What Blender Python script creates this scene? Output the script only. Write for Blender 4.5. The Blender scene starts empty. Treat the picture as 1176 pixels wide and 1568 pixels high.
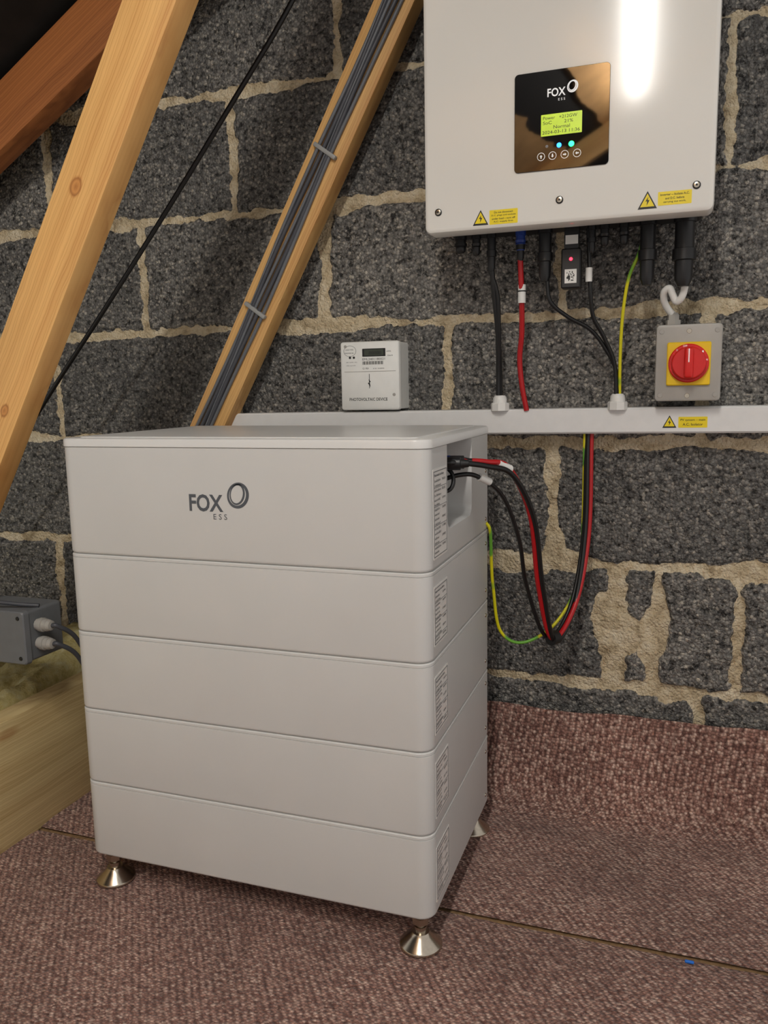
import bpy, bmesh, math, random
import numpy as np
from mathutils import Vector, Matrix, Euler
random.seed(4)
sc=bpy.context.scene
COL=sc.collection
try:
    sc.view_settings.view_transform='Standard'
    sc.view_settings.look='None'
    sc.view_settings.exposure=0.0
except Exception as e: print(e)

# ------------------------------------------------------------------ materials
def lin(c):
    return tuple((v/255/12.92 if v/255<=.04045 else ((v/255+.055)/1.055)**2.4) for v in c)+(1,)
def newmat(name):
    m=bpy.data.materials.new(name);m.use_nodes=True
    nt=m.node_tree;b=nt.nodes['Principled BSDF'];return m,nt,b
def N(nt,t,**k):
    n=nt.nodes.new(t)
    for a,v in k.items(): setattr(n,a,v)
    return n
def L(nt,a,b): nt.links.new(a,b)
def ramp(nt,fac,stops):
    r=N(nt,'ShaderNodeValToRGB');L(nt,fac,r.inputs[0]);e=r.color_ramp.elements
    while len(e)<len(stops): e.new(.5)
    for i,(p,c) in enumerate(stops):
        e[i].position=p;e[i].color=c if len(c)==4 else tuple(c)+(1,)
    return r
def mix(nt,fac,a,b,mode='MIX'):
    m=N(nt,'ShaderNodeMix',data_type='RGBA',blend_type=mode)
    if hasattr(fac,'links'): L(nt,fac,m.inputs[0])
    else: m.inputs[0].default_value=fac
    for s,i in((a,6),(b,7)):
        if hasattr(s,'links'): L(nt,s,m.inputs[i])
        else: m.inputs[i].default_value=s
    return m.outputs[2]
def math_(nt,op,a,b=None):
    m=N(nt,'ShaderNodeMath',operation=op)
    for s,i in((a,0),(b,1)):
        if s is None: continue
        if hasattr(s,'links'): L(nt,s,m.inputs[i])
        else: m.inputs[i].default_value=s
    return m.outputs[0]
def coords(nt,scale=(1,1,1),kind='Object'):
    t=N(nt,'ShaderNodeTexCoord');m=N(nt,'ShaderNodeMapping');L(nt,t.outputs[kind],m.inputs[0]);m.inputs['Scale'].default_value=scale
    return m.outputs[0]
def noise(nt,co,scale,detail=3,rough=.5):
    n=N(nt,'ShaderNodeTexNoise');L(nt,co,n.inputs['Vector']);n.inputs['Scale'].default_value=scale;n.inputs['Detail'].default_value=detail;n.inputs['Roughness'].default_value=rough
    return n.outputs['Fac']
def bump(nt,b,h,strength,dist):
    n=N(nt,'ShaderNodeBump');L(nt,h,n.inputs['Height']);n.inputs['Strength'].default_value=strength;n.inputs['Distance'].default_value=dist
    L(nt,n.outputs[0],b.inputs['Normal']);return n
def plain(name,rgb,rough=.5,metal=0,var=.06,vs=60,bmp=0,bs=900,emit=0,coat=0,ior=None):
    m,nt,b=newmat(name);co=coords(nt)
    c=lin(rgb);n=noise(nt,co,vs,2)
    lo=tuple(v*(1-var) for v in c[:3])+(1,);hi=tuple(min(1,v*(1+var)) for v in c[:3])+(1,)
    r=ramp(nt,n,[(.3,lo),(.7,hi)]);L(nt,r.outputs[0],b.inputs['Base Color'])
    b.inputs['Roughness'].default_value=rough;b.inputs['Metallic'].default_value=metal
    if ior: b.inputs['IOR'].default_value=ior
    if coat: b.inputs['Coat Weight'].default_value=coat;b.inputs['Coat Roughness'].default_value=.08
    if bmp: bump(nt,b,noise(nt,co,bs,2),.4,bmp)
    if emit:
        L(nt,r.outputs[0],b.inputs['Emission Color']);b.inputs['Emission Strength'].default_value=emit
    return m

M={}
M['body']=plain('battery_paint',(206,206,204),.40,var=.02,vs=8,bmp=.0002,bs=1400)
M['lid']=plain('battery_lid_paint',(220,220,218),.30,var=.02,vs=8)
M['inv']=plain('inverter_paint',(230,228,222),.13,var=.01,vs=4)
M['dark']=plain('dark_plastic',(24,24,26),.4)
M['black']=plain('black_cable',(16,16,17),.4)
M['red']=plain('red_cable',(178,14,22),.38)
M['blue']=plain('blue_plastic',(30,60,140),.4)
M['gcable']=plain('grey_cable',(104,107,112),.45)
M['gcable2']=plain('dark_grey_cable',(70,72,78),.45)
M['glossblack']=plain('gloss_panel',(6,6,7),.03,ior=1.9)
M['heatsink']=plain('heatsink_metal',(50,50,52),.5,.6)
M['steel']=plain('steel',(190,180,165),.24,1.0,vs=200)
M['white']=plain('white_plastic',(230,230,226),.4,var=.02)
M['pvc']=plain('trunking_pvc',(228,228,227),.38,var=.02)
M['grey']=plain('isolator_grey',(166,163,157),.45,var=.03)
M['jbox']=plain('junction_box_grey',(104,107,110),.5,var=.05)
M['yellow']=plain('yellow_plastic',(240,200,10),.42,var=.02)
M['label_y']=plain('yellow_label',(240,215,15),.4,var=.02)
M['redk']=plain('red_knob',(215,30,25),.35,var=.03)
M['ink']=plain('ink_black',(20,20,20),.5)
M['inkg']=plain('ink_grey',(80,84,90),.5)
M['inkr']=plain('ink_maroon',(120,60,60),.5)
M['inkw_glow']=plain('ink_white_glow',(235,235,235),.5,emit=.25)  # white print with a faint glow added, not a lamp
M['lcd']=plain('lcd_screen',(178,205,40),.3,var=.05,emit=.45)
M['lcdg']=plain('meter_lcd',(62,68,58),.25)
M['ledb']=plain('led_blue',(30,120,255),.3,emit=5)
M['ledg']=plain('led_green',(20,220,110),.3,emit=5)
M['ledr']=plain('led_red',(255,40,60),.3,emit=5)
M['ledw']=plain('led_dim',(120,120,125),.3)
M['clip']=plain('cable_clip',(150,150,148),.5)
M['board']=plain('chipboard',(150,120,85),.8,var=.25,vs=150)
M['roof']=plain('roof_felt',(26,21,18),.9,var=.4,vs=20)
M['scrap']=plain('blue_scrap',(30,110,210),.5)
M['label']=plain('printed_label',(238,236,232),.25,var=.02)

def earthmat():
    m,nt,b=newmat('earth_cable_sheath');co=coords(nt)
    n=noise(nt,co,22,0)
    r=ramp(nt,n,[(.56,lin((218,210,20))),(.62,lin((100,165,50)))])
    L(nt,r.outputs[0],b.inputs['Base Color']);b.inputs['Roughness'].default_value=.4;return m
M['earth']=earthmat()

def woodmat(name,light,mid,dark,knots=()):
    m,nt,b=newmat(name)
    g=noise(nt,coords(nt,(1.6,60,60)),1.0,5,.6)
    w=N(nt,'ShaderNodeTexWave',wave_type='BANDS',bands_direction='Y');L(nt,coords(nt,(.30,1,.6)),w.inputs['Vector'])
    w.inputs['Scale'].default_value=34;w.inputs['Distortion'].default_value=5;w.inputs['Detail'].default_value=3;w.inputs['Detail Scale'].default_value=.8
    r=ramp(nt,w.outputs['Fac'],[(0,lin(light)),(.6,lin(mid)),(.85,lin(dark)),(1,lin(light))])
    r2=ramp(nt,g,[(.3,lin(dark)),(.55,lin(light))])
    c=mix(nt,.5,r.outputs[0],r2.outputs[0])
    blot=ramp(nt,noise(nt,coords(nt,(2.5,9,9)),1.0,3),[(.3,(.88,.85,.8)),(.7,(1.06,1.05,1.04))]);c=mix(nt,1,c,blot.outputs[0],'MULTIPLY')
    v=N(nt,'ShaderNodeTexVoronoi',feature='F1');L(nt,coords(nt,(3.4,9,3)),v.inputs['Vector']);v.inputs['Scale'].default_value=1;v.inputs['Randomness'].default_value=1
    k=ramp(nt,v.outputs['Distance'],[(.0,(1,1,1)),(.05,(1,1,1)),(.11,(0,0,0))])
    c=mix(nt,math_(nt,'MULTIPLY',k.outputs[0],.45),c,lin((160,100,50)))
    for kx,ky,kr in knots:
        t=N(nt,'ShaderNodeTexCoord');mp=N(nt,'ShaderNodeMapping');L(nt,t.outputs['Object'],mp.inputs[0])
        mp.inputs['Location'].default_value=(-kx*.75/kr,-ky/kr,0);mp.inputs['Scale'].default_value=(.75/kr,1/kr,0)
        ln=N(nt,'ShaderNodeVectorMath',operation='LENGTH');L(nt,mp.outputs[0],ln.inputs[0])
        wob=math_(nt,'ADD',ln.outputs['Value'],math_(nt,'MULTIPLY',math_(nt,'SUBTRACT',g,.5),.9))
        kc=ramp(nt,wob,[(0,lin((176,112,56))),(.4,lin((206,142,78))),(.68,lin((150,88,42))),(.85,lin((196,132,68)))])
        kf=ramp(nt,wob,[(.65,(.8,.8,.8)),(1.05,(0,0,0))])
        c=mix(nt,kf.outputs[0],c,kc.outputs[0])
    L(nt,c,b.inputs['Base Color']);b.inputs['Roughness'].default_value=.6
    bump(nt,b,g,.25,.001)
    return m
M['wood1']=woodmat('pine_timber',(234,186,118),(218,164,96),(200,142,80),[(.066,-.006,.012),(-.28,.012,.010),(.36,-.02,.011),(-.52,-.015,.011)])
M['wood']=woodmat('pine_timber_b',(226,182,118),(206,156,92),(188,134,76))
M['wood2']=woodmat('rough_pine_timber',(232,212,160),(216,190,134),(192,160,106),[(-.1,.05,.014)])
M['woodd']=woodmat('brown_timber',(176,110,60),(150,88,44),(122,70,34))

# ------------------------------------------------------------------ mesh helpers
def addobj(name,me,mat=None,parent=None,loc=(0,0,0)):
    o=bpy.data.objects.new(name,me);COL.objects.link(o)
    if mat is not None:
        me.materials.clear();me.materials.append(M[mat] if isinstance(mat,str) else mat)
    if parent: o.parent=parent
    o.location=loc
    return o
def empty(name,loc=(0,0,0)):
    e=bpy.data.objects.new(name,None);e.empty_display_size=.05;COL.objects.link(e);e.location=loc;return e
def smooth(me,ang=35):
    me.shade_smooth()
    try: me.set_sharp_from_angle(angle=math.radians(ang))
    except Exception: pass
def frompy(name,v,f,mat,parent=None,sm=True,ang=35):
    me=bpy.data.meshes.new(name);me.from_pydata(v,[],f);me.update()
    bm=bmesh.new();bm.from_mesh(me);bmesh.ops.recalc_face_normals(bm,faces=bm.faces);bm.to_mesh(me);bm.free()
    if sm: smooth(me,ang)
    return addobj(name,me,mat,parent)
def rbox(name,a,b,r,mat,parent=None,seg=3):
    bm=bmesh.new();bmesh.ops.create_cube(bm,size=1)
    a=Vector(a);b=Vector(b);c=(a+b)/2;s=b-a
    for v in bm.verts: v.co=Vector((v.co.x*s.x+c.x,v.co.y*s.y+c.y,v.co.z*s.z+c.z))
    if r>0: bmesh.ops.bevel(bm,geom=list(bm.edges),offset=r,segments=seg,profile=.5,affect='EDGES')
    me=bpy.data.meshes.new(name);bm.to_mesh(me);bm.free();smooth(me,40)
    return addobj(name,me,mat,parent)
def rrect(x0,y0,x1,y1,r,n=8):
    p=[]
    for cx,cy,a0 in((x1-r,y1-r,0),(x0+r,y1-r,90),(x0+r,y0+r,180),(x1-r,y0+r,270)):
        for i in range(n+1):
            a=math.radians(a0+90*i/n);p.append((cx+r*math.cos(a),cy+r*math.sin(a)))
    return p
def stack(name,x0,y0,x1,y1,r,levels,mat,parent=None,n=8,plane='Z',ang=30):
    V=[];Fc=[];c=4*(n+1)
    for h,ins in levels:
        for (u,v) in rrect(x0+ins,y0+ins,x1-ins,y1-ins,max(r-ins,.0005),n):
            V.append((u,v,h) if plane=='Z' else ((u,h,v) if plane=='Y' else (h,u,v)))
    for k in range(len(levels)-1):
        for i in range(c):
            j=(i+1)%c;Fc.append((k*c+i,k*c+j,(k+1)*c+j,(k+1)*c+i))
    Fc.append(tuple(range(c)));Fc.append(tuple((len(levels)-1)*c+i for i in range(c)))
    return frompy(name,V,Fc,mat,parent,ang=ang)
def lathe(name,prof,p0,axis,mat,parent=None,n=32,ang=35):
    ax=Vector(axis).normalized();u=ax.orthogonal().normalized();w=ax.cross(u);p0=Vector(p0);V=[];Fc=[]
    for d,r in prof:
        for i in range(n):
            a=2*math.pi*i/n;V.append(tuple(p0+ax*d+(u*math.cos(a)+w*math.sin(a))*max(r,1e-5)))
    for k in range(len(prof)-1):
        for i in range(n):
            j=(i+1)%n;Fc.append((k*n+i,k*n+j,(k+1)*n+j,(k+1)*n+i))
    Fc.append(tuple(range(n)));Fc.append(tuple((len(prof)-1)*n+i for i in range(n)))
    return frompy(name,V,Fc,mat,parent,ang=ang)
def cr(pts,sub=10):
    P=[Vector(p) for p in pts];P=[P[0]*2-P[1]]+P+[P[-1]*2-P[-2]];out=[]
    for i in range(1,len(P)-2):
        for s in range(sub):
            t=s/sub;a,b,c,d=P[i-1],P[i],P[i+1],P[i+2]
            out.append(.5*((2*b)+(c-a)*t+(2*a-5*b+4*c-d)*t*t+(3*b-a-3*c+d)*t**3))
    out.append(P[-2]);return out
def tube(name,pts,r,mat,parent=None,sub=10,n=12):
    C=cr(pts,sub);V=[];Fc=[]
    t=(C[1]-C[0]).normalized();u=t.orthogonal().normalized()
    for i,p in enumerate(C):
        t=(C[min(i+1,len(C)-1)]-C[max(i-1,0)]).normalized()
        u=(u-t*u.dot(t)).normalized();w=t.cross(u)
        for k in range(n):
            a=2*math.pi*k/n;V.append(tuple(p+(u*math.cos(a)+w*math.sin(a))*r))
    for i in range(len(C)-1):
        for k in range(n):
            j=(k+1)%n;Fc.append((i*n+k,i*n+j,(i+1)*n+j,(i+1)*n+k))
    Fc.append(tuple(range(n)));Fc.append(tuple((len(C)-1)*n+k for k in range(n)))
    return frompy(name,V,Fc,mat,parent,ang=60)
def flat(name,pts,plane,val,mat,parent=None,th=.0004):
    n=len(pts);V=[]
    for d in (0,th):
        for u,v in pts: V.append((u,val-d,v) if plane=='Y' else (val+d,u,v))
    Fc=[tuple(range(n)),tuple(range(n,2*n))]+[(i,(i+1)%n,n+(i+1)%n,n+i) for i in range(n)]
    return frompy(name,V,Fc,mat,parent,sm=False)
def ring(name,cx,cz,rx,rz,w,plane,val,mat,parent=None,th=.0004,n=40,rot=0,w2=None):
    V=[];Fc=[]
    for d in(0,th):
        for q in(0,1):
            for i in range(n):
                a=2*math.pi*i/n
                ww=w if w2 is None else (w+(w2-w)*(.5+.5*math.cos(a)))
                x=(rx-q*ww)*math.cos(a);z=(rz-q*ww)*math.sin(a)
                u=cx+x*math.cos(rot)-z*math.sin(rot);v=cz+x*math.sin(rot)+z*math.cos(rot)
                V.append((u,val-d,v) if plane=='Y' else (val+d,u,v))
    for i in range(n):
        j=(i+1)%n
        Fc+=[(i,j,n+j,n+i),(2*n+i,2*n+j,3*n+j,3*n+i),(i,j,2*n+j,2*n+i),(n+i,n+j,3*n+j,3*n+i)]
    return frompy(name,V,Fc,mat,parent,sm=False)
def text(name,s,u0,v0,w,h,plane,val,mat,parent=None,th=.0003,bold=0):
    cu=bpy.data.curves.new(name,'FONT');cu.body=s;cu.size=1;cu.resolution_u=3;cu.offset=bold
    o=bpy.data.objects.new(name,cu);COL.objects.link(o)
    dg=bpy.context.evaluated_depsgraph_get();dg.update()
    me=bpy.data.meshes.new_from_object(o.evaluated_get(dg));bpy.data.objects.remove(o);bpy.data.curves.remove(cu)
    n=len(me.vertices)
    if n==0: return None
    a=np.zeros(n*3);me.vertices.foreach_get('co',a);a=a.reshape(-1,3)
    mn=a.min(0);mx=a.max(0);q=np.zeros_like(a)
    U=u0+(a[:,0]-mn[0])/(mx[0]-mn[0])*w;Vv=v0+(a[:,1]-mn[1])/max(mx[1]-mn[1],1e-6)*h
    if plane=='Y': q[:,0]=U;q[:,1]=val-th;q[:,2]=Vv
    else: q[:,0]=val+th;q[:,1]=U;q[:,2]=Vv
    me.vertices.foreach_set('co',q.ravel());me.update()
    return addobj(name,me,mat,parent)
def rectpts(x0,z0,x1,z1,r=0):
    return rrect(x0,z0,x1,z1,r,4) if r else [(x0,z0),(x1,z0),(x1,z1),(x0,z1)]
def beam(name,p0,p1,w,t,mat,parent=None,r=.002,up=(0,1,0)):
    p0=Vector(p0);p1=Vector(p1);x=(p1-p0).normalized();z=Vector(up);z=(z-x*z.dot(x)).normalized();y=z.cross(x)
    Ln=(p1-p0).length
    bm=bmesh.new();bmesh.ops.create_cube(bm,size=1)
    for v in bm.verts: v.co=Vector((v.co.x*Ln,v.co.y*w,v.co.z*t))
    bmesh.ops.bevel(bm,geom=list(bm.edges),offset=r,segments=2,profile=.5,affect='EDGES')
    me=bpy.data.meshes.new(name);bm.to_mesh(me);bm.free();smooth(me,40)
    o=addobj(name,me,mat,parent)
    R=Matrix((x,y,z)).transposed().to_4x4();R.translation=(p0+p1)/2;o.matrix_world=R
    return o

# ------------------------------------------------------------------ numpy noise
rng=np.random.default_rng(7)
T1=rng.random((256,256));T2=rng.random((256,256));T3=rng.random((256,256))
def vn(x,y,T=T1):
    xi=np.floor(x).astype(int);yi=np.floor(y).astype(int);fx=x-xi;fy=y-yi
    fx=fx*fx*(3-2*fx);fy=fy*fy*(3-2*fy)
    g=lambda i,j:T[i&255,j&255]
    return (g(xi,yi)*(1-fx)+g(xi+1,yi)*fx)*(1-fy)+(g(xi,yi+1)*(1-fx)+g(xi+1,yi+1)*fx)*fy
def fbm(x,y,o=4,T=T1):
    s=0;a=.5;t=0
    for i in range(o): s=s+a*vn(x*2**i+17*i,y*2**i+31*i,T);t+=a;a*=.5
    return s/t
def worley(x,y):
    xi=np.floor(x).astype(int);yi=np.floor(y).astype(int);d1=np.full(x.shape,9.);d2=np.full(x.shape,9.);idv=np.zeros(x.shape)
    for i in(-1,0,1):
        for j in(-1,0,1):
            cx=xi+i;cy=yi+j;px=cx+T2[cx&255,cy&255];py=cy+T3[cx&255,cy&255]
            d=np.hypot(x-px,y-py);n=d<d1
            d2=np.where(n,d1,np.minimum(d2,d));idv=np.where(n,T1[cx&255,cy&255],idv);d1=np.where(n,d,d1)
    return d1,d2,idv
def gridmesh(name,X,Y,Z,mat,attrs={},keep=None,parent=None):
    h,w=X.shape
    co=np.stack([X,Y,Z],-1).reshape(-1,3)
    i=np.arange(h*w).reshape(h,w)
    q=np.stack([i[:-1,:-1],i[:-1,1:],i[1:,1:],i[1:,:-1]],-1).reshape(-1,4)
    if keep is not None: q=q[keep[:-1,:-1].ravel()]
    me=bpy.data.meshes.new(name)
    me.vertices.add(len(co));me.vertices.foreach_set('co',co.astype(np.float32).ravel())
    me.loops.add(q.size);me.loops.foreach_set('vertex_index',q.astype(np.int32).ravel())
    me.polygons.add(len(q));me.polygons.foreach_set('loop_start',np.arange(0,q.size,4,dtype=np.int32))
    me.polygons.foreach_set('loop_total',np.full(len(q),4,dtype=np.int32))
    me.update(calc_edges=True);me.validate()
    for k,v in attrs.items():
        a=me.attributes.new(k,'FLOAT','POINT');a.data.foreach_set('value',v.astype(np.float32).ravel())
    me.shade_smooth()
    return addobj(name,me,mat,parent)

YW=.5226
# ------------------------------------------------------------------ WALL
def wallmat():
    m,nt,b=newmat('clinker_block_wall');co=coords(nt)
    am=N(nt,'ShaderNodeAttribute',attribute_name='mort').outputs['Fac']
    ar=N(nt,'ShaderNodeAttribute',attribute_name='rnd').outputs['Fac']
    v=N(nt,'ShaderNodeTexVoronoi',feature='F1');L(nt,co,v.inputs['Vector']);v.inputs['Scale'].default_value=185
    v2=N(nt,'ShaderNodeTexVoronoi',feature='F1');L(nt,co,v2.inputs['Vector']);v2.inputs['Scale'].default_value=360
    n1=noise(nt,co,90,4,.7);n2=noise(nt,co,6,3);n3=noise(nt,co,210,3,.7)
    sep=N(nt,'ShaderNodeSeparateColor');L(nt,v.outputs['Color'],sep.inputs[0])
    stone=ramp(nt,sep.outputs[0],[(0,lin((98,97,96))),(.5,lin((130,129,126))),(.85,lin((154,152,147))),(1,lin((186,181,171)))])
    pit_shade=ramp(nt,n1,[(.37,lin((30,30,31))),(.49,lin((255,255,255)))])  # pits between grains: their shade is painted into the colour
    blk=mix(nt,.9,stone.outputs[0],pit_shade.outputs[0],'MULTIPLY')
    crevice_shade=ramp(nt,v.outputs['Distance'],[(.3,(1,1,1)),(.75,(.38,.38,.38))]);blk=mix(nt,.75,blk,crevice_shade.outputs[0],'MULTIPLY')  # colour darkens towards grain edges, standing in for crevice shade
    spk=ramp(nt,n3,[(.66,(0,0,0)),(.74,(.45,.45,.45))]);blk=mix(nt,spk.outputs[0],blk,lin((190,186,176)))
    tone=ramp(nt,ar,[(0,(.72,.72,.72)),(1,(1.2,1.18,1.15))])
    blk=mix(nt,1,blk,tone.outputs[0],'MULTIPLY')
    blot=ramp(nt,n2,[(.3,(.83,.83,.83)),(.7,(1.14,1.13,1.12))]);blk=mix(nt,1,blk,blot.outputs[0],'MULTIPLY')
    mc=ramp(nt,noise(nt,co,35,5,.65),[(.28,lin((150,132,102))),(.48,lin((206,189,157))),(.75,lin((232,221,196)))])
    rag=math_(nt,'ADD',am,math_(nt,'MULTIPLY',math_(nt,'SUBTRACT',n1,.5),1.0))
    fac=ramp(nt,rag,[(.45,(0,0,0)),(.55,(1,1,1))])
    c=mix(nt,fac.outputs[0],blk,mc.outputs[0])
    L(nt,c,b.inputs['Base Color'])
    rr=ramp(nt,fac.outputs[0],[(0,(.6,.6,.6)),(1,(.95,.95,.95))]);L(nt,rr.outputs[0],b.inputs['Roughness'])
    h=math_(nt,'ADD',math_(nt,'MULTIPLY',v.outputs['Distance'],-1.0),math_(nt,'MULTIPLY',n1,1.6))
    h=math_(nt,'ADD',h,math_(nt,'MULTIPLY',v2.outputs['Distance'],-.4))
    bump(nt,b,h,.9,.0038)
    return m
JO={-3:[-.4,.05,.5],-2:[-1.0,-.55,-.1,.35,.8],-1:[-1.5,-1.05,-.60,-.15,.20,.273,.41,.7],0:[-1.268,-.818,-.368,.082,.532,.98],
    1:[-1.464,-1.014,-.564,-.114,.336,.786],2:[-1.22,-.775,-.358,.092,.542,.99],3:[-1.45,-1.0,-.551,-.10,.36,.81],4:[-1.22,-.77,-.32,.13,.58,1.03],
    5:[-1.45,-1.0,-.55,-.1,.35,.8],6:[-1.22,-.77,-.32,.13,.58]}
st=.003
xs=np.arange(-1.75,1.0,st);zs=np.arange(-.06,1.9,st)
X,Z=np.meshgrid(xs,zs)
wx=X+.014*(fbm(X*7,Z*7,3)-.5);wz=Z+.014*(fbm(X*6+50,Z*6+9,3,T2)-.5)
k=np.floor((wz-.4546)/.225).astype(int)
zc=wz-(.4546+.225*k);dz=np.minimum(zc,.225-zc)
dx=np.full(X.shape,1.);bid=np.zeros(X.shape)
for kk in range(-3,7):
    J=JO[kk];mk=k==kk
    D=np.min(np.abs(wx[mk][:,None]-np.array(J)[None]),1)
    if kk==-1:
        D=np.minimum(D,np.maximum(np.abs(wx[mk]-.2)-.011,0))
    dx[mk]=D
    bid[mk]=(np.searchsorted(np.array(J),wx[mk])*37+kk*101+500)%97
half=.0085+.008*(fbm(X*14,Z*14,3,T3)-.5)*2+.007*(fbm(X*60,Z*60,3,T2)-.5)*2
smear=np.clip(fbm(X*9+5,Z*9+40,4,T2)-.53,0,1)*.11*np.clip((.66-Z)/.3,0.3,1)
half=half+smear
dist=np.minimum(dx,dz*1.0)
mort=np.clip(.5+(half-dist)/.008,0,1)
w1,w2,wi=worley(X/.0085,Z/.0085)
gr=(1-w1)*.5+wi*.6
blockh=.0035*gr+.006*(fbm(X*40,Z*40,4)-.5)+.008*(fbm(X*3,Z*3,2,T3)-.5)
r2=T1[(bid.astype(int)*7)&255,(bid.astype(int)*13)&255]
blockh+=.007*(r2-.5)
morth=-.003+.010*(fbm(X*45,Z*45,4,T2)-.5)+.006*np.clip(smear*20,0,1)
h=blockh*(1-mort)+morth*mort
edge=np.clip(1-np.abs(dist-half)/.004,0,1)*-.003
Yv=YW-(h+edge)
gridmesh('wall_back',X,Yv,Z,wallmat(),{'mort':mort,'rnd':r2})

# ------------------------------------------------------------------ FLOOR + CARPET
def carpetmat():
    m,nt,b=newmat('brown_loop_carpet');co=coords(nt,(1,1,1))
    t=N(nt,'ShaderNodeTexCoord');mp=N(nt,'ShaderNodeMapping');L(nt,t.outputs['Object'],mp.inputs[0]);mp.inputs['Rotation'].default_value=(0,0,math.radians(28));mp.inputs['Scale'].default_value=(1,1.6,1)
    v=N(nt,'ShaderNodeTexVoronoi',feature='F1');L(nt,mp.outputs[0],v.inputs['Vector']);v.inputs['Scale'].default_value=180;v.inputs['Randomness'].default_value=.6
    sep=N(nt,'ShaderNodeSeparateColor');L(nt,v.outputs['Color'],sep.inputs[0])
    c=ramp(nt,sep.outputs[0],[(0,lin((136,98,88))),(.5,lin((186,146,132))),(1,lin((228,200,184)))])
    d=ramp(nt,v.outputs['Distance'],[(.15,(1,1,1)),(.75,(.38,.32,.32))])
    c=mix(nt,1,c.outputs[0],d.outputs[0],'MULTIPLY')
    mp2=N(nt,'ShaderNodeMapping');L(nt,t.outputs['Object'],mp2.inputs[0]);mp2.inputs['Rotation'].default_value=(math.radians(20),0,math.radians(-38))
    wv=N(nt,'ShaderNodeTexWave',wave_type='BANDS',bands_direction='X');L(nt,mp2.outputs[0],wv.inputs['Vector']);wv.inputs['Scale'].default_value=34;wv.inputs['Distortion'].default_value=2.2;wv.inputs['Detail'].default_value=2;wv.inputs['Detail Scale'].default_value=3
    rb=ramp(nt,wv.outputs['Fac'],[(0,(.62,.58,.57)),(.6,(1.12,1.12,1.12))]);c=mix(nt,1,c,rb.outputs[0],'MULTIPLY')
    w=ramp(nt,noise(nt,co,5,4),[(.3,(.80,.78,.77)),(.7,(1.2,1.19,1.18))]);c=mix(nt,1,c,w.outputs[0],'MULTIPLY')
    dust=ramp(nt,noise(nt,co,160,2),[(.70,(0,0,0)),(.78,(.6,.6,.6))])
    c=mix(nt,dust.outputs[0],c,lin((232,212,196)))
    L(nt,c,b.inputs['Base Color']);b.inputs['Roughness'].default_value=.95
    b.inputs['Sheen Weight'].default_value=.1
    h=math_(nt,'ADD',math_(nt,'MULTIPLY',v.outputs['Distance'],-1),math_(nt,'MULTIPLY',noise(nt,co,500,2),.4))
    h=math_(nt,'ADD',h,math_(nt,'MULTIPLY',wv.outputs['Fac'],.5))
    bump(nt,b,h,1.0,.0035)
    return m
M['carpet']=carpetmat()
rbox('floor',(-1.76,-2.6,-.06),(1.3,YW+.02,-.008),.001,'board')
xs=np.arange(-.787,1.25,.006);ys=np.arange(-2.4,.116,.006);X,Y=np.meshgrid(xs,ys)
Zc=.0*X+.0025*(fbm(X*5,Y*5,3)-.5)+.0015*(fbm(X*60,Y*60,2,T2)-.5)
ed=np.clip((Y-.09)/.025,0,1);Zc-=ed*.0045
Y2=Y+.006*(fbm(X*6,Y*0+3,3)-.5)*np.clip((Y-.0)/.1,0,1)
gridmesh('carpet',X,Y2,Zc-.0012,'carpet')
prof=[]
y0=.119
for i in range(int(.29/.005)): prof.append((y0+i*.005,0,0))
R=.085;yc=prof[-1][0]
for i in range(1,27): a=math.radians(i*90/26*.93);prof.append((yc+R*math.sin(a),R*(1-math.cos(a)),1))
ly,lz,_=prof[-1]
for i in range(1,22):
    prof.append((min(ly+i*.0008,YW-.012),lz+i*.005,1))
P=np.array(prof)
xs=np.arange(-.787,1.25,.006);X=np.repeat(xs[None],len(P),0);Yp=np.repeat(P[:,0:1],len(xs),1);Zp=np.repeat(P[:,1:2],len(xs),1)
u=np.arange(len(P))[:,None]*.005+0*X
wr=(fbm(X*5,u*7,3)-.5);up=np.repeat(P[:,2:3],len(xs),1)
Zp=Zp+.004*(fbm(X*6+9,u*6,3)-.5)*np.clip((u)/.05,0,1)+.012*wr*np.clip((u-.2)/.1,0,1)*np.clip((.42-u)/.05,0,1)
Yp=Yp-up*(.012*(fbm(X*8,u*6+20,3,T2)-.3))
Zp+=np.exp(-((u-.24)/.03)**2)*.008*(fbm(X*3,u*0,2)-.1)
Zp+=.008*(fbm(X*9,u*0+7,3)-.5)*np.clip((u-.4)/.1,0,1)
e0=np.clip((.03-u)/.03,0,1);Zp=Zp-e0*.003
Yp=Yp+(.004*(fbm(X*7,u*0+3,3)-.5))*e0
Yp=np.minimum(Yp,YW-.009)
keep=~((X>.462+.006*fbm(X*0,u*20,2))&(u>.27))
gridmesh('carpet.001',X,Yp,Zp,'carpet',keep=keep)
rbox('blue_cable_offcut',(.327,.099,.0),(.339,.103,.004),.0015,'scrap')

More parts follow.
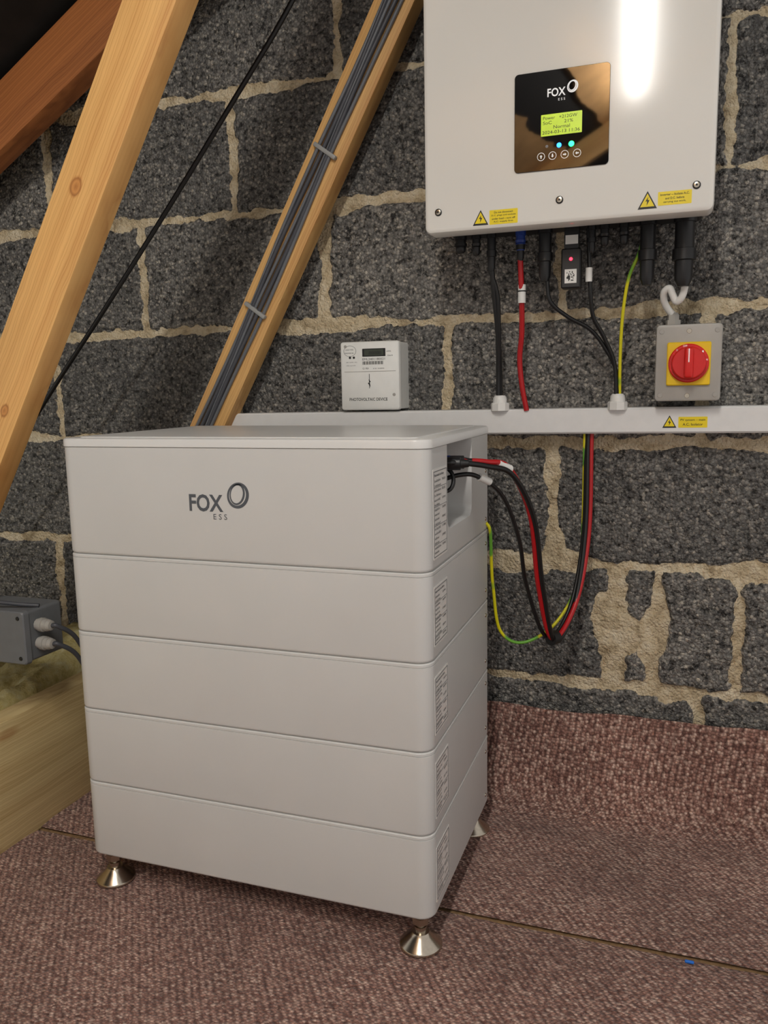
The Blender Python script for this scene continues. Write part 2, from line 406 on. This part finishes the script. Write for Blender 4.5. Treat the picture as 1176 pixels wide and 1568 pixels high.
# ------------------------------------------------------------------ ROOF, TIMBERS
def roofz(x): return 1.475+.577*(x+.87)
v=[];x0,x1=-1.75,1.3
for x in(x0,x1):
    for y in(-3.2,YW+.02):
        for dzz in(0,.03): v.append((x,y,roofz(x)+dzz))
f=[(0,2,6,4),(1,5,7,3),(0,1,3,2),(4,6,7,5),(0,4,5,1),(2,3,7,6)]
frompy('ceiling',v,f,'roof',sm=False)
M['tan']=plain('panel_reflection_tan',(236,184,122),.8,var=.2,vs=9)  # unseen tan strips, added behind the camera to reflect in the display panel
for nm,a0,a1,sd in(('panel_reflection_board',-.70,-.27,3),('panel_reflection_board.001',-.085,.075,11)):
    ys=np.arange(-2.9,-1.05,.02);us=np.linspace(0,1,24);U,Y=np.meshgrid(us,ys)
    lo=a0+.05*(fbm(Y*5+sd,Y*0,3)-.5)+(Y+2)*-.06;hi=a1+.09*(fbm(Y*9+sd,Y*0+sd,4,T2)-.5)+(Y+2)*-.10
    X=lo+(hi-lo)*U;gridmesh(nm,X,Y,roofz(X)-.012,'tan')

def b1x(z): return -.373+.59*(z-1.276)
beam('roof_truss_timber',(b1x(.26)-.0,.021,.26),(b1x(1.75),.021,1.75),.078,.042,'wood1')
def b2x(z): return -.1825+.565*(z-1.43)
tr=empty('roof_truss_timber.001')
beam('timber',(b2x(.25),.4636,.25),(b2x(1.78),.4636,1.78),.070,.042,'wood',tr)
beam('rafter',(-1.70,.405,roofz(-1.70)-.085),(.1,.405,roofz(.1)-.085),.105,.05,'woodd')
beam('rafter.001',(-1.6,-2.4,roofz(-1.6)-.07),(1.2,-2.4,roofz(1.2)-.07),.1,.045,'wood')
bn=Vector((1,0,-.565)).normalized()
offs=[-.0150,-.0078,-.0004,.0070,.0142]
cb=empty('clipped_cable_run')
for i,of in enumerate(offs):
    pts=[]
    for j in range(12):
        z=.27+1.45*j/11
        w=of+.0030*math.sin(j*1.7+i*1.3)-.001
        p=Vector((b2x(z),.4426-.0042-(.0012 if i%2 else 0),z))+bn*w
        pts.append(p)
    tube('cable_%d'%(i+1),pts,(.0034,.0040,.0032,.0042,.0034)[i],('gcable','gcable2','gcable','gcable2','gcable')[i],cb,sub=6)
for zc_ in(.93,1.2,1.52,.6):
    c=Vector((b2x(zc_),.4426,zc_))-bn*.001
    o=beam('clip',c-bn*.024+Vector((0,-.005,.004)),c+bn*.023+Vector((0,-.005,-.003)),.008,.011,'clip',cb,r=.0025)
tube('black_cable',[(-.13,.3,1.72),(-.22,.3,1.53),(-.304,.3,1.393),(-.43,.3,1.243),(-.56,.3,1.093),(-.70,.3,.937),(-.828,.3,.798),(-.93,.3,.682),(-1.02,.3,.57),(-1.06,.3,.42),(-1.07,.3,.25)],.0042,'black')

beam('floor_joist',(-.804,-2.4,.109),(-.804,.512,.109),.232,.047,'wood2',up=(1,0,0),r=.003)
def insmat():
    m,nt,b=newmat('glass_wool');co=coords(nt)
    r=ramp(nt,noise(nt,co,40,5,.7),[(.3,lin((186,166,100))),(.5,lin((230,214,146))),(.7,lin((244,236,190)))])
    L(nt,r.outputs[0],b.inputs['Base Color']);b.inputs['Roughness'].default_value=1
    bump(nt,b,noise(nt,co,160,5,.8),1,.006);return m
xs=np.arange(-1.75,-.83,.008);ys=np.arange(-1.2,.505,.008);X,Y=np.meshgrid(xs,ys)
Zi=.235+.10*(fbm(X*6,Y*6,4)-.5)+.04*(fbm(X*30,Y*30,3,T2)-.5)
ee=np.clip((X+.87)/.04,0,1);Zi=Zi-ee*.03
Zi[:, -1]=-.01;Zi[0,:]=-.01;Zi[-1,:]=-.01;Zi[:,0]=-.01
gridmesh('loft_insulation',X,Y,Zi,insmat())
jb=empty('junction_box')
stack('box',-.845,.333,-.702,.422,.006,[(.065,.003),(.067,.001),(.14,0),(.143,.002)],'jbox',jb,plane='Y')
stack('cover',-.847,.331,-.700,.424,.007,[(.052,.003),(.054,.001),(.064,0)],'jbox',jb,plane='Y')
for cx,cz in((-.712,.343),(-.712,.412),(-.835,.343),(-.835,.412)):
    lathe('screw',[(0,.0035),(.001,.003)],(cx,.0515,cz),(0,-1,0),'dark',jb,n=16)
for cz in(.394,.362):
    lathe('gland',[(0,.010),(.006,.010),(.006,.012),(.014,.012),(.0145,.010),(.018,.0095),(.0182,.0105),(.022,.0105),(.0222,.0095),(.029,.0085),(.030,.005)],(-.702,.085,cz),(1,0,0),'grey',jb,n=12)
    tube('cable',[(-.675,.085,cz),(-.664,.09,cz-.002),(-.655,.12,cz-.03),(-.66,.16,cz-.1),(-.70,.2,cz-.17)],.004,'gcable2',jb)
tube('cable_in',[(-.93,.045,.46),(-.86,.05,.452),(-.79,.06,.437),(-.735,.08,.428),(-.705,.095,.424)],.0035,'gcable2',jb)
jb.location=(-.014,0,.002)
beam('noggin',(-1.25,.1545,.375),(-.74,.1545,.375),.06,.018,'wood2')
rbox('timber_block',(-.93,.042,.34),(-.875,.143,.41),.002,'wood2')

# ------------------------------------------------------------------ BATTERY STACK
W=.57;D=.3695;H=.7161
hs=[.0541,.178,.2982,.4217,.5432]
bat=empty('home_battery_stack')
for i in range(4):
    a,b=hs[i],hs[i+1]
    stack('battery_module_%d'%(i+1),-W,0,0,D,.022,[(a,.0045),(a+.0014,.0016),(a+.003,.0004),(a+.005,0),(b-.0062,0),(b-.0058,.0012),(b-.0050,.0012),(b-.0046,0),(b-.0015,0),(b-.0005,.001),(b,.003)],'body',bat,n=10)
a=hs[4];b=H-.0125
top=stack('controller_module',-W,0,0,D,.022,[(a,.0045),(a+.0014,.0016),(a+.003,.0004),(a+.005,0),(b-.001,0),(b,.0012)],'body',bat,n=10)
cut=stack('cutter',.094,.587,.236,.760,.016,[(-.075,.006),(-.070,.002),(-.01,.0),(.02,-.004)],'body',None,n=6,plane='X')
md=top.modifiers.new('b','BOOLEAN');md.operation='DIFFERENCE';md.object=cut;md.solver='EXACT'
dg=bpy.context.evaluated_depsgraph_get();dg.update()
me=bpy.data.meshes.new_from_object(top.evaluated_get(dg));top.modifiers.clear();top.data=me;smooth(me,30);me.materials.clear();me.materials.append(M['body'])
bpy.data.objects.remove(cut)
stack('lid',-W-.0012,-.0012,.0012,D+.0012,.023,[(H-.0122,.001),(H-.0118,0),(H-.0035,0),(H-.0012,.001),(H,.0035)],'lid',bat,n=10)
stack('lid_panel',-W+.02,.018,-.02,D-.018,.012,[(H-.001,0),(H+.0008,.0004),(H+.0015,.0016)],'lid',bat,n=8)
for j,(yy,zz,mm) in enumerate(((.125,.672,'blue'),(.15,.672,'blue'),(.125,.64,'dark'),(.15,.64,'dark'))):
    lathe('socket_%d'%j,[(0,.010),(.012,.010),(.012,.007),(.03,.007)],(-.069,yy,zz),(1,0,0),mm,bat,n=16)
rbox('switch',(-.069,.103,.645),(-.018,.128,.692),.003,'dark',bat)
rbox('comms_plug',(-.069,.112,.622),(-.024,.142,.640),.002,'dark',bat)
tube('comms_wire',[(-.03,.135,.63),(-.01,.142,.635),(-.006,.150,.648),(-.012,.152,.662),(-.03,.152,.67)],.003,'dark',bat)
# printed side labels with real lines of print
random.seed(9)
def sidelabel(nm,y0,z0,y1,z1,rows):
    # the first 22 mm of the side is the rounded corner: labels start just behind it
    flat(nm,rectpts(y0,z0,y1,z1,.002),'X',.0003,'label',bat,th=.0005)
    xv=.0009
    bw=.0008
    for r_ in ((y0+.003,z0+.003,y1-.003,z0+.003+bw),(y0+.003,z1-.003-bw,y1-.003,z1-.003),(y0+.003,z0+.003,y0+.003+bw,z1-.003),(y1-.003-bw,z0+.003,y1-.003,z1-.003)):
        flat(nm+'_rule',rectpts(*r_),'X',xv,'inkg',bat,th=.0002)
    pitch=(z1-z0-.012)/rows
    for k_ in range(rows):
        z=z1-.006-pitch*(k_+1)+pitch*.2
        Wd=(y1-y0-.012)
        if k_==0:
            text(nm+'_print','Rechargeable Li-ion Battery',y0+.006,z,Wd*.8,pitch*.7,'X',xv,'inkg',bat,bold=.02);continue
        s=''.join(random.choice('aemnorstuABEHR0123 :') for _ in range(random.randint(14,20)))
        text(nm+'_print',s.strip() or 'a',y0+.006,z,Wd*random.uniform(.35,.58),pitch*.5,'X',xv,'inkg' ,bat,bold=.01)
        if k_%2: 
            s=''.join(random.choice('0123456789VAhW.') for _ in range(8));text(nm+'_print',s,y0+.006+Wd*.64,z,Wd*.3,pitch*.5,'X',xv,'inkg',bat,bold=.01)
        if k_%4==2: flat(nm+'_rule',rectpts(y0+.004,z-pitch*.18,y1-.004,z-pitch*.10),'X',xv,'inkg',bat,th=.0002)
sidelabel('label_1',.020,.557,.089,.676,17)
for i in range(4): sidelabel('label_%d'%(i+2),.020,hs[i]+.018,.087,hs[i]+.100,12)
for zz in [h+.02 for h in hs]+[h+.1 for h in hs]:
    lathe('side_screw',[(0,.0035),(.0012,.003)],(0,.335,zz),(1,0,0),'steel',bat,n=12)
text('logo_text','FOX',-.3495,.6145,.054,.0245,'Y',0,'inkg',bat,bold=.025)
ring('logo_ring_a',-.2715,.6385,.0165,.0185,.0028,'Y',0,'inkg',bat,rot=-.5,w2=.0045)
ring('logo_ring_b',-.2725,.6400,.0115,.0150,.0016,'Y',0,'inkg',bat,rot=-.3,w2=.003)
text('logo_sub','E S S',-.3115,.604,.0215,.0078,'Y',0,'inkg',bat)
for i,(fx,fy) in enumerate(((-W+.027,.025),(-.025,.025),(-.025,D-.025),(-W+.027,D-.025))):
    lathe('foot_%d'%i,[(0,.029),(.001,.0305),(.004,.0305),(.0055,.0295),(.017,.0155),(.022,.0125),(.0225,.0085),(.030,.0085),(.0302,.006),(.0545,.006)],(fx,fy,.0),(0,0,1),'steel',bat,n=40)
    lathe('foot_nut_%d'%i,[(0,.0105),(.001,.0125),(.011,.0125),(.012,.0105)],(fx,fy,.034),(0,0,1),'steel',bat,n=6,ang=20)

# ------------------------------------------------------------------ TRUNKING
tk=empty('cable_trunking')
base=stack('trunk',-.562,.6945,1.0,.7385,.002,[(YW+.004,0),(YW-.048,0),(YW-.0495,.0012)],'pvc',tk,plane='Y',n=3)
lidt=stack('trunk_lid',-.5622,.6965,1.0,.7365,.002,[(YW-.0494,0),(YW-.0515,0),(YW-.0525,.0012)],'pvc',tk,plane='Y',n=3)
tk.rotation_euler=(0,-math.radians(.35),0);tk.location=(0,0,.0005)
def warn(x,z,s,y,par):
    tri=lambda k:[(x-s*k*.56,z-s*k*.48),(x+s*k*.56,z-s*k*.48),(x,z+s*k*.56)]
    flat('warning_triangle_border',tri(1),'Y',y,'ink',par,th=.0003)
    flat('warning_triangle',tri(.74),'Y',y-.0003,'label_y',par,th=.0002)
    flat('warning_bolt',[(x+s*.05,z+s*.22),(x-s*.12,z-s*.05),(x-s*.01,z-s*.03),(x-s*.04,z-s*.3),(x+s*.12,z+s*.03),(x+s*.01,z+s*.02)],'Y',y-.0005,'ink',par,th=.0002)
def ylabel(x0,z0,x1,z1,y,par,lines):
    flat('warning_label',rectpts(x0,z0,x1,z1,.001),'Y',y,'label_y',par,th=.0003)
    n=len(lines);hh=(z1-z0)/(n+.6)
    for i,s in enumerate(lines):
        wd=(x1-x0)*.86*len(s)/max(len(q) for q in lines)
        cx=(x0+x1)/2
        text('warning_text',s,cx-wd/2,z1-hh*(i+1)-hh*.1,wd,hh*.6,'Y',y-.0003,'ink',par,th=.0002,bold=.01)
warn(.287,.7135,.020,YW-.0525,tk)
ylabel(.301,.704,.346,.722,YW-.0525,tk,['PV system – main','A.C. Isolator'])

# ------------------------------------------------------------------ METER
mt=empty('generation_meter')
mx0,mx1,mz0,mz1=-.305,-.189,.7405,.867;my=YW-.06
stack('case',mx0,mz0,mx1,mz1,.005,[(YW+.004,.0015),(my+.012,.0015),(my+.011,0),(my+.003,0),(my+.001,.001),(my,.003)],'white',mt,plane='Y',n=5)
def mu(px): return mx0+(px-522)/89*.116
def mv(py): return .867-(py-523)/103*.125
flat('lcd_bezel',rectpts(mu(556),mv(546),mu(591),mv(534),.001),'Y',my,'ink',mt)
flat('lcd',rectpts(mu(559),mv(544.5),mu(588),mv(535.5)),'Y',my-.0004,'lcdg',mt,th=.0002)
text('lcd_digits','00000',mu(566),mv(543),mu(585)-mu(566),.006,'Y',my-.0006,'ink',mt)
text('serial','EML2401180021',mu(556),mv(551.5),mu(590)-mu(556),.004,'Y',my,'ink',mt)
for i in range(22):
    x=mu(556)+i*.0019;flat('barcode',rectpts(x,mv(558),x+(.0011 if i%3 else .0006),mv(553)),'Y',my,'ink',mt)
ring('badge',mu(537),mv(537),.0125,.010,.0005,'Y',my,'inkg',mt)
for s,a,b,w in(('CURRENT  METER',531,536,.016),('SINGLE PHASE 100A',530,541,.018)):
    text('badge_text',s,mu(a-1),mv(b),w,.0022,'Y',my,'inkg',mt)
for x in(537,543): ring('pulse_led',mu(x),mv(547),.0022,.0022,.0021,'Y',my,'ink',mt)
text('rating','230V  5(100)A  50Hz',mu(531),mv(555),.022,.002,'Y',my,'inkg',mt)
text('rating2','1000 imp/kWh',mu(531),mv(560),.019,.002,'Y',my,'inkg',mt)
text('rating3','Class B',mu(594),mv(546),.010,.0025,'Y',my,'inkg',mt)
text('rating4','kWh',mu(593),mv(540),.008,.003,'Y',my,'inkg',mt)
text('ce_mark','CE  M24',mu(556),mv(565),.012,.003,'Y',my,'ink',mt)
text('approval','0120  SGS0042',mu(572),mv(565),.022,.0022,'Y',my,'inkg',mt)
rbox('symbol_stem',(mu(566)-.0004,my-.0006,mv(594)),(mu(566)+.0004,my,mv(572)),0,'ink',mt)
flat('symbol_bolt',[(mu(565),mv(580)),(mu(568),mv(584)),(mu(566.5),mv(585)),(mu(567.5),mv(592)),(mu(563.5),mv(586)),(mu(565.5),mv(585))],'Y',my,'ink',mt)
text('device_text','PHOTOVOLTAIC DEVICE',mu(535),mv(613),mu(593)-mu(535),.0056,'Y',my,'ink',mt,bold=.012)
flat('cover_line',rectpts(mu(528),mv(568.8),mu(606),mv(568)),'Y',my,'grey',mt)
for x in(530,603):
    lathe('screw',[(0,.003),(.0008,.0025)],(mu(x),my,mv(530 if x==530 else 604)),(0,-1,0),'grey',mt,n=12)

# ------------------------------------------------------------------ ISOLATOR
iso=empty('rotary_isolator_switch')
iy=YW-.085
stack('base',.259,.752,.357,.872,.006,[(YW+.004,0),(iy+.028,0)],'grey',iso,plane='Y')
stack('cover',.2575,.7505,.3585,.8735,.007,[(iy+.0279,0),(iy+.003,.0005),(iy+.0008,.0015),(iy,.004)],'grey',iso,plane='Y')
stack('yellow_plate',.2755,.776,.3415,.8445,.003,[(iy,0),(iy-.004,0),(iy-.0055,.0015)],'yellow',iso,plane='Y',n=4)
lathe('knob_ring',[(0,.0305),(.006,.0305),(.0075,.029)],(.3085,iy-.005,.811),(0,-1,0),'redk',iso,n=48)
lathe('knob',[(0,.0265),(.012,.0255),(.0135,.024)],(.3085,iy-.011,.811),(0,-1,0),'redk',iso,n=48)
rbox('knob_grip',(.3015,iy-.034,.787),(.3155,iy-.02,.835),.004,'redk',iso)
for t_,a in(('O',-40),('OFF',-10),('ON',80),('I',50)):
    r_=.0275;x=.3085+r_*math.sin(math.radians(a));z=.811+r_*math.cos(math.radians(a))
    text('mark',t_,x-.0022*len(t_)/1.5,z-.0015,.0028*len(t_)/1.3,.003,'Y',iy-.0126,'inkw_glow',iso)
rbox('grip_mark',(.3078,iy-.0345,.812),(.3092,iy-.0338,.833),0,'inkw_glow',iso)
for x,z in((.2665,.862),(.350,.862),(.2665,.7605),(.350,.7605),(.308,.862),(.308,.7595)):
    lathe('screw',[(0,.004),(.0008,.0035)],(x,iy,z),(0,-1,0),'steel' if x==.308 else 'grey',iso,n=16)
lathe('gland',[(0,.012),(.010,.012),(.010,.0095),(.018,.0095),(.022,.007)],(.283,YW-.05,.872),(0,0,1),'grey',iso,n=6,ang=20)
tube('conduit',[(.283,YW-.05,.89),(.275,.465,.899),(.268,.455,.912),(.268,.445,.925),(.276,.44,.930),(.281,.44,.920),(.287,.44,.909),(.295,.435,.915),(.299,.43,.932),(.298,.4226,.95)],.0056,'white',iso)

# ------------------------------------------------------------------ INVERTER
inv=empty('solar_inverter')
iY=YW-.2
ix0,ix1,iz0,iz1=-.096,.3335,1.0225,1.475
stack('front_cover',ix0,iz0,ix1,iz1,.010,[(iY+.040,.002),(iY+.038,0),(iY+.006,0),(iY+.002,.0015),(iY+.0004,.004),(iY,.007)],'inv',inv,plane='Y',n=8)
stack('rear_body',ix0+.012,iz0+.012,ix1-.012,iz1-.012,.008,[(iY+.038,0),(YW-.055,0)],'heatsink',inv,plane='Y')
for i in range(26):
    x=ix0+.02+i*(ix1-ix0-.043)/25
    rbox('fin_%d'%i,(x,YW-.056,iz0+.03),(x+.003,YW-.010,iz1-.03),0,'heatsink',inv)
rbox('mount_bracket',(ix0+.08,YW-.012,iz0+.05),(ix1-.08,YW+.006,iz0+.09),.001,'steel',inv)
stack('display_panel',.0475,1.100,.1865,1.2405,.006,[(iY+.001,0),(iY-.0015,0),(iY-.002,.0005)],'glossblack',inv,plane='Y',n=6)
py=iY-.002
flat('lcd',rectpts(.0875,1.1485,.1475,1.1790,.001),'Y',py,'lcd',inv,th=.0003)
for i,s in enumerate(('Power   +212GW','SoC        21%','    Normal','2024-03-13 11:36')):
    w={0:.050,1:.044,2:.024,3:.055}[i];x={0:.0905,1:.0905,2:.106,3:.0895}[i]
    text('lcd_text',s.strip(),x,1.1715-i*.0068,w,.0046,'Y',py-.0003,'ink',inv,th=.0002)
text('logo_text','FOX',.0965,1.2030,.0265,.0118,'Y',py,'inkw_glow',inv,bold=.02)
ring('logo_ring_a',.1332,1.2140,.0078,.0088,.0014,'Y',py,'inkw_glow',inv,rot=-.5,w2=.0024)
ring('logo_ring_b',.1328,1.2148,.0055,.0070,.0008,'Y',py,'inkw_glow',inv,rot=-.3,w2=.0015)
text('logo_sub','E S S',.1125,1.1965,.0100,.0034,'Y',py,'inkw_glow',inv)
def arrow(x,z,a):
    s=.0026;ca,sa=math.cos(a),math.sin(a)
    P=[(0,1),(-.8,.1),(-.3,.1),(-.3,-1),(.3,-1),(.3,.1),(.8,.1)]
    flat('button_mark',[(x+s*(p*ca-q*sa),z+s*(p*sa+q*ca)) for p,q in P],'Y',py,'inkw_glow',inv)
for x,a in((.088,0),(.105,math.pi),(.123,-math.pi/2),(.141,math.pi/2)):
    ring('button',x,1.1200,.0058,.0058,.0007,'Y',py,'inkw_glow',inv);arrow(x,1.12,a)
for x,m_,r_ in((.0965,'ledw',.0022),(.1145,'ledb',.0036),(.1325,'ledg',.0042)):
    lathe('led',[(0,r_),(.0005,r_*.9)],(x,py,1.134),(0,-1,0),m_,inv,n=20)
for x,z in((-.073,1.054),(.116,1.056),(.309,1.059)):
    lathe('bolt_cup',[(0,.0056),(.0012,.0056),(.0015,.005)],(x,iY,z),(0,-1,0),'ink',inv,n=24)
    lathe('bolt',[(0,.0042),(.0025,.004),(.0028,.0025)],(x,iY-.0005,z),(0,-1,0),'steel',inv,n=24)
    lathe('bolt_socket',[(0,.0018),(.0002,.0018)],(x,iY-.0033,z),(0,-1,0),'ink',inv,n=6)
warn(-.005,1.0395,.022,iY,inv);ylabel(.009,1.0285,.053,1.050,iY,inv,['Do not disconnect','D.C. plugs and sockets','under load – turn off','A.C. supply first.'])
warn(.2425,1.0435,.024,iY,inv);ylabel(.257,1.0350,.303,1.054,iY,inv,['Inverter – Isolate A.C.','and D.C. before','carrying out work.'])
cy=.4226
zb=iz0+.012
def conn(x,z1,r,mat='dark',rib=False):
    pr=[(0,r*1.15),(.008,r*1.15),(.0085,r),(.02,r)]
    Ln=zb-z1
    pr+=[(Ln*.45,r),(Ln*.46,r*1.2),(Ln*.62,r*1.2),(Ln*.63,r*.95),(Ln*.9,r*.9),(Ln,r*.6)]
    pr.sort(key=lambda q:q[0])
    lathe('connector',pr,(x,cy,zb),(0,0,-1),mat,inv,n=20)
conn(-.009,.972,.0072);conn(-.062,1.005,.009);conn(-.035,1.000,.007)
conn(.040,1.000,.0075,'blue');conn(.040,.985,.0062,'dark')
conn(.0805,.950,.0105);conn(.2415,.935,.0120);conn(.296,.930,.0150);conn(.175,1.0,.007);conn(.205,1.0,.007);conn(.155,.99,.006)
stack('wifi_dongle',.107,.935,.140,1.0,.004,[(cy+.012,.001),(cy-.008,.001),(cy-.010,.003)],'dark',inv,plane='Y')
stack('dongle_neck',.111,.998,.136,zb+.002,.003,[(cy+.010,.001),(cy-.006,.001)],'dark',inv,plane='Y')
flat('dongle_label',rectpts(.114,.944,.133,.966),'Y',cy-.010,'white',inv,th=.0003)
flat('dongle_sticker',rectpts(.114,1.006,.134,1.02),'Y',cy-.006,'white',inv,th=.0003)
random.seed(2)
for i in range(9):
    for j in range(9):
        if random.random()<.5: flat('qr',rectpts(.1170+i*.0014,.9475+j*.0017,.1184+i*.0014,.9492+j*.0017),'Y',cy-.0103,'ink',inv,th=.0002)
lathe('led_red',[(0,.0028),(.0006,.002)],(.1235,cy-.010,.982),(0,-1,0),'ledr',inv,n=16)

def zy(y): return .771+(600-y)*.001015
def xx(x): return -.006+(x-755)*.001086
c=empty('dc_cable')
tube('black',[(xx(753),cy,.98),(xx(754),.43,zy(430)),(xx(757),.45,zy(500)),(xx(755),.468,zy(570)),(xx(755),.47,.745)],.0042,'black',c)
tube('black_b',[(xx(748),cy,.98),(xx(760),.432,zy(440)),(xx(759),.452,zy(510)),(xx(757),.474,zy(570)),(xx(757),.478,.745)],.0036,'black',c)
tube('red',[(xx(797),cy,.99),(xx(798),.43,zy(440)),(xx(796),.448,zy(500)),(xx(791),.46,zy(545)),(xx(794),.465,zy(590)),(xx(801),.47,.737)],.0046,'red',c)
lathe('tag',[(0,.0066),(.030,.0066)],(xx(798.5),.4305,zy(455)),(0,0,1),'white',c,n=16)
lathe('tag_band',[(0,.0070),(.002,.0070)],(xx(798.5),.4305,zy(437)),(0,0,1),'ink',c,n=16)
c2=empty('communication_cable')
tube('a',[(xx(838),cy,.955),(xx(843),.425,zy(455)),(xx(868),.435,zy(480)),(xx(902),.447,zy(502)),(xx(925),.458,zy(535)),(xx(940),.466,zy(570)),(xx(943),.47,.745)],.0034,'black',c2)
tube('b',[(xx(898),cy,1.03),(xx(902),.423,zy(430)),(xx(906),.435,zy(480)),(xx(922),.45,zy(515)),(xx(938),.462,zy(560)),(xx(941),.468,.745)],.0034,'black',c2)
lathe('tag',[(0,.0055),(.022,.0055)],(xx(900),.4232,zy(428)),(0,0,1),'white',c2,n=16)
tube('earth_cable',[(xx(980),cy,1.035),(xx(972),.425,zy(385)),(xx(957),.432,zy(425)),(xx(949),.445,zy(480)),(xx(946),.46,zy(545)),(xx(946),.472,.745)],.0027,'earth')
for nm,x in(('cable_gland',xx(757)),('cable_gland.001',xx(943))):
    g=empty(nm)
    lathe('nut',[(0,.0165),(.012,.0165),(.014,.015)],(x,.472,.737),(0,0,1),'white',g,n=8,ang=20)
    lathe('dome',[(0,.0125),(.006,.0125),(.011,.0115),(.014,.009)],(x,.472,.750),(0,0,1),'white',g,n=24)

bc=empty('battery_cable')
tube('red',[(-.045,.15,.672),(.0,.152,.675),(.0357,.18,.672),(.0614,.22,.6586),(.0849,.27,.5812),(.0914,.32,.4555),(.108,.37,.356),(.139,.43,.405),(.1545,.47,.518),(.1545,.488,.6655),(.154,.49,.71)],.0043,'red',bc)
tube('black_a',[(-.045,.125,.672),(.0,.13,.675),(.038,.17,.667),(.068,.215,.649),(.091,.27,.575),(.098,.32,.455),(.112,.37,.352),(.136,.425,.395),(.149,.465,.518),(.149,.485,.6655),(.149,.49,.71)],.0040,'black',bc)
tube('black_b',[(-.045,.15,.64),(.0,.155,.655),(.024,.18,.650),(.05,.23,.615),(.066,.28,.54),(.070,.33,.455),(.098,.375,.356),(.130,.43,.40),(.1455,.47,.52),(.1455,.488,.6655),(.146,.49,.71)],.0034,'black',bc)
for j,(y_,z_,m_) in enumerate(((.150,.6735,'blue'),(.129,.6735,'dark'))):
    lathe('plug_%d'%j,[(0,.008),(.028,.008),(.029,.0095),(.05,.0095),(.051,.007),(.062,.005)],(-.042,y_,z_),(1,.18,0),'dark',bc,n=16)
    lathe('plug_band_%d'%j,[(0,.0098),(.010,.0098)],(-.022,y_+.004,z_),(1,.18,0),'blue',bc,n=16)
def seg(name,p,q,r,mat,par):
    p=Vector(p);q=Vector(q);lathe(name,[(0,r),((q-p).length,r)],p,q-p,mat,par,n=16)
seg('tag_a',(.048,.198,.668),(.062,.2205,.658),.0066,'white',bc)
seg('tag_b',(.0245,.1805,.6502),(.036,.2,.641),.0055,'white',bc)
seg('tie',(.105,.365,.357),(.113,.378,.357),.012,'ink',bc)
tube('earth_cable.001',[(.0,.34,.556),(.006,.345,.54),(.005,.36,.48),(.006,.37,.4375),(.014,.39,.3572),(.0517,.4,.335),(.1053,.42,.368),(.139,.46,.437),(.1435,.48,.535),(.143,.488,.67),(.143,.49,.71)],.0027,'earth')

# ------------------------------------------------------------------ LIGHT
lb=empty('led_batten_light')
def emis(name,col,s):
    m,nt,b=newmat(name);b.inputs['Base Color'].default_value=(.9,.9,.9,1);b.inputs['Emission Color'].default_value=col;b.inputs['Emission Strength'].default_value=s;return m
rbox('housing',(.135,-2.16,1.965),(.205,-.84,1.985),.004,'white',lb)
rbox('diffuser',(.142,-2.15,1.925),(.198,-.85,1.965),.010,emis('led_diffuser',(1,.96,.90,1),112),lb)
w=bpy.data.worlds.new('world');sc.world=w;w.use_nodes=True
w.node_tree.nodes['Background'].inputs[0].default_value=(1,.96,.92,1);w.node_tree.nodes['Background'].inputs[1].default_value=.62

# ------------------------------------------------------------------ CAMERA
yaw,pitch,roll=.3414,.1505,-.0187
cy_,sy_=math.cos(yaw),math.sin(yaw);cp,sp=math.cos(pitch),math.sin(pitch)
f=Vector((-sy_*cp,cy_*cp,-sp));r=Vector((cy_,sy_,0));u=r.cross(f)
R0=math.cos(roll)*r+math.sin(roll)*u;U0=-math.sin(roll)*r+math.cos(roll)*u
cam=bpy.data.cameras.new('camera');co=bpy.data.objects.new('camera',cam);COL.objects.link(co)
Mx=Matrix((R0,U0,-f)).transposed().to_4x4();Mx.translation=Vector((.2878,-.9770,.7799));co.matrix_world=Mx
cam.sensor_fit='HORIZONTAL';cam.sensor_width=36;cam.lens=36*1246.04/1176;cam.clip_start=.01
sc.camera=co
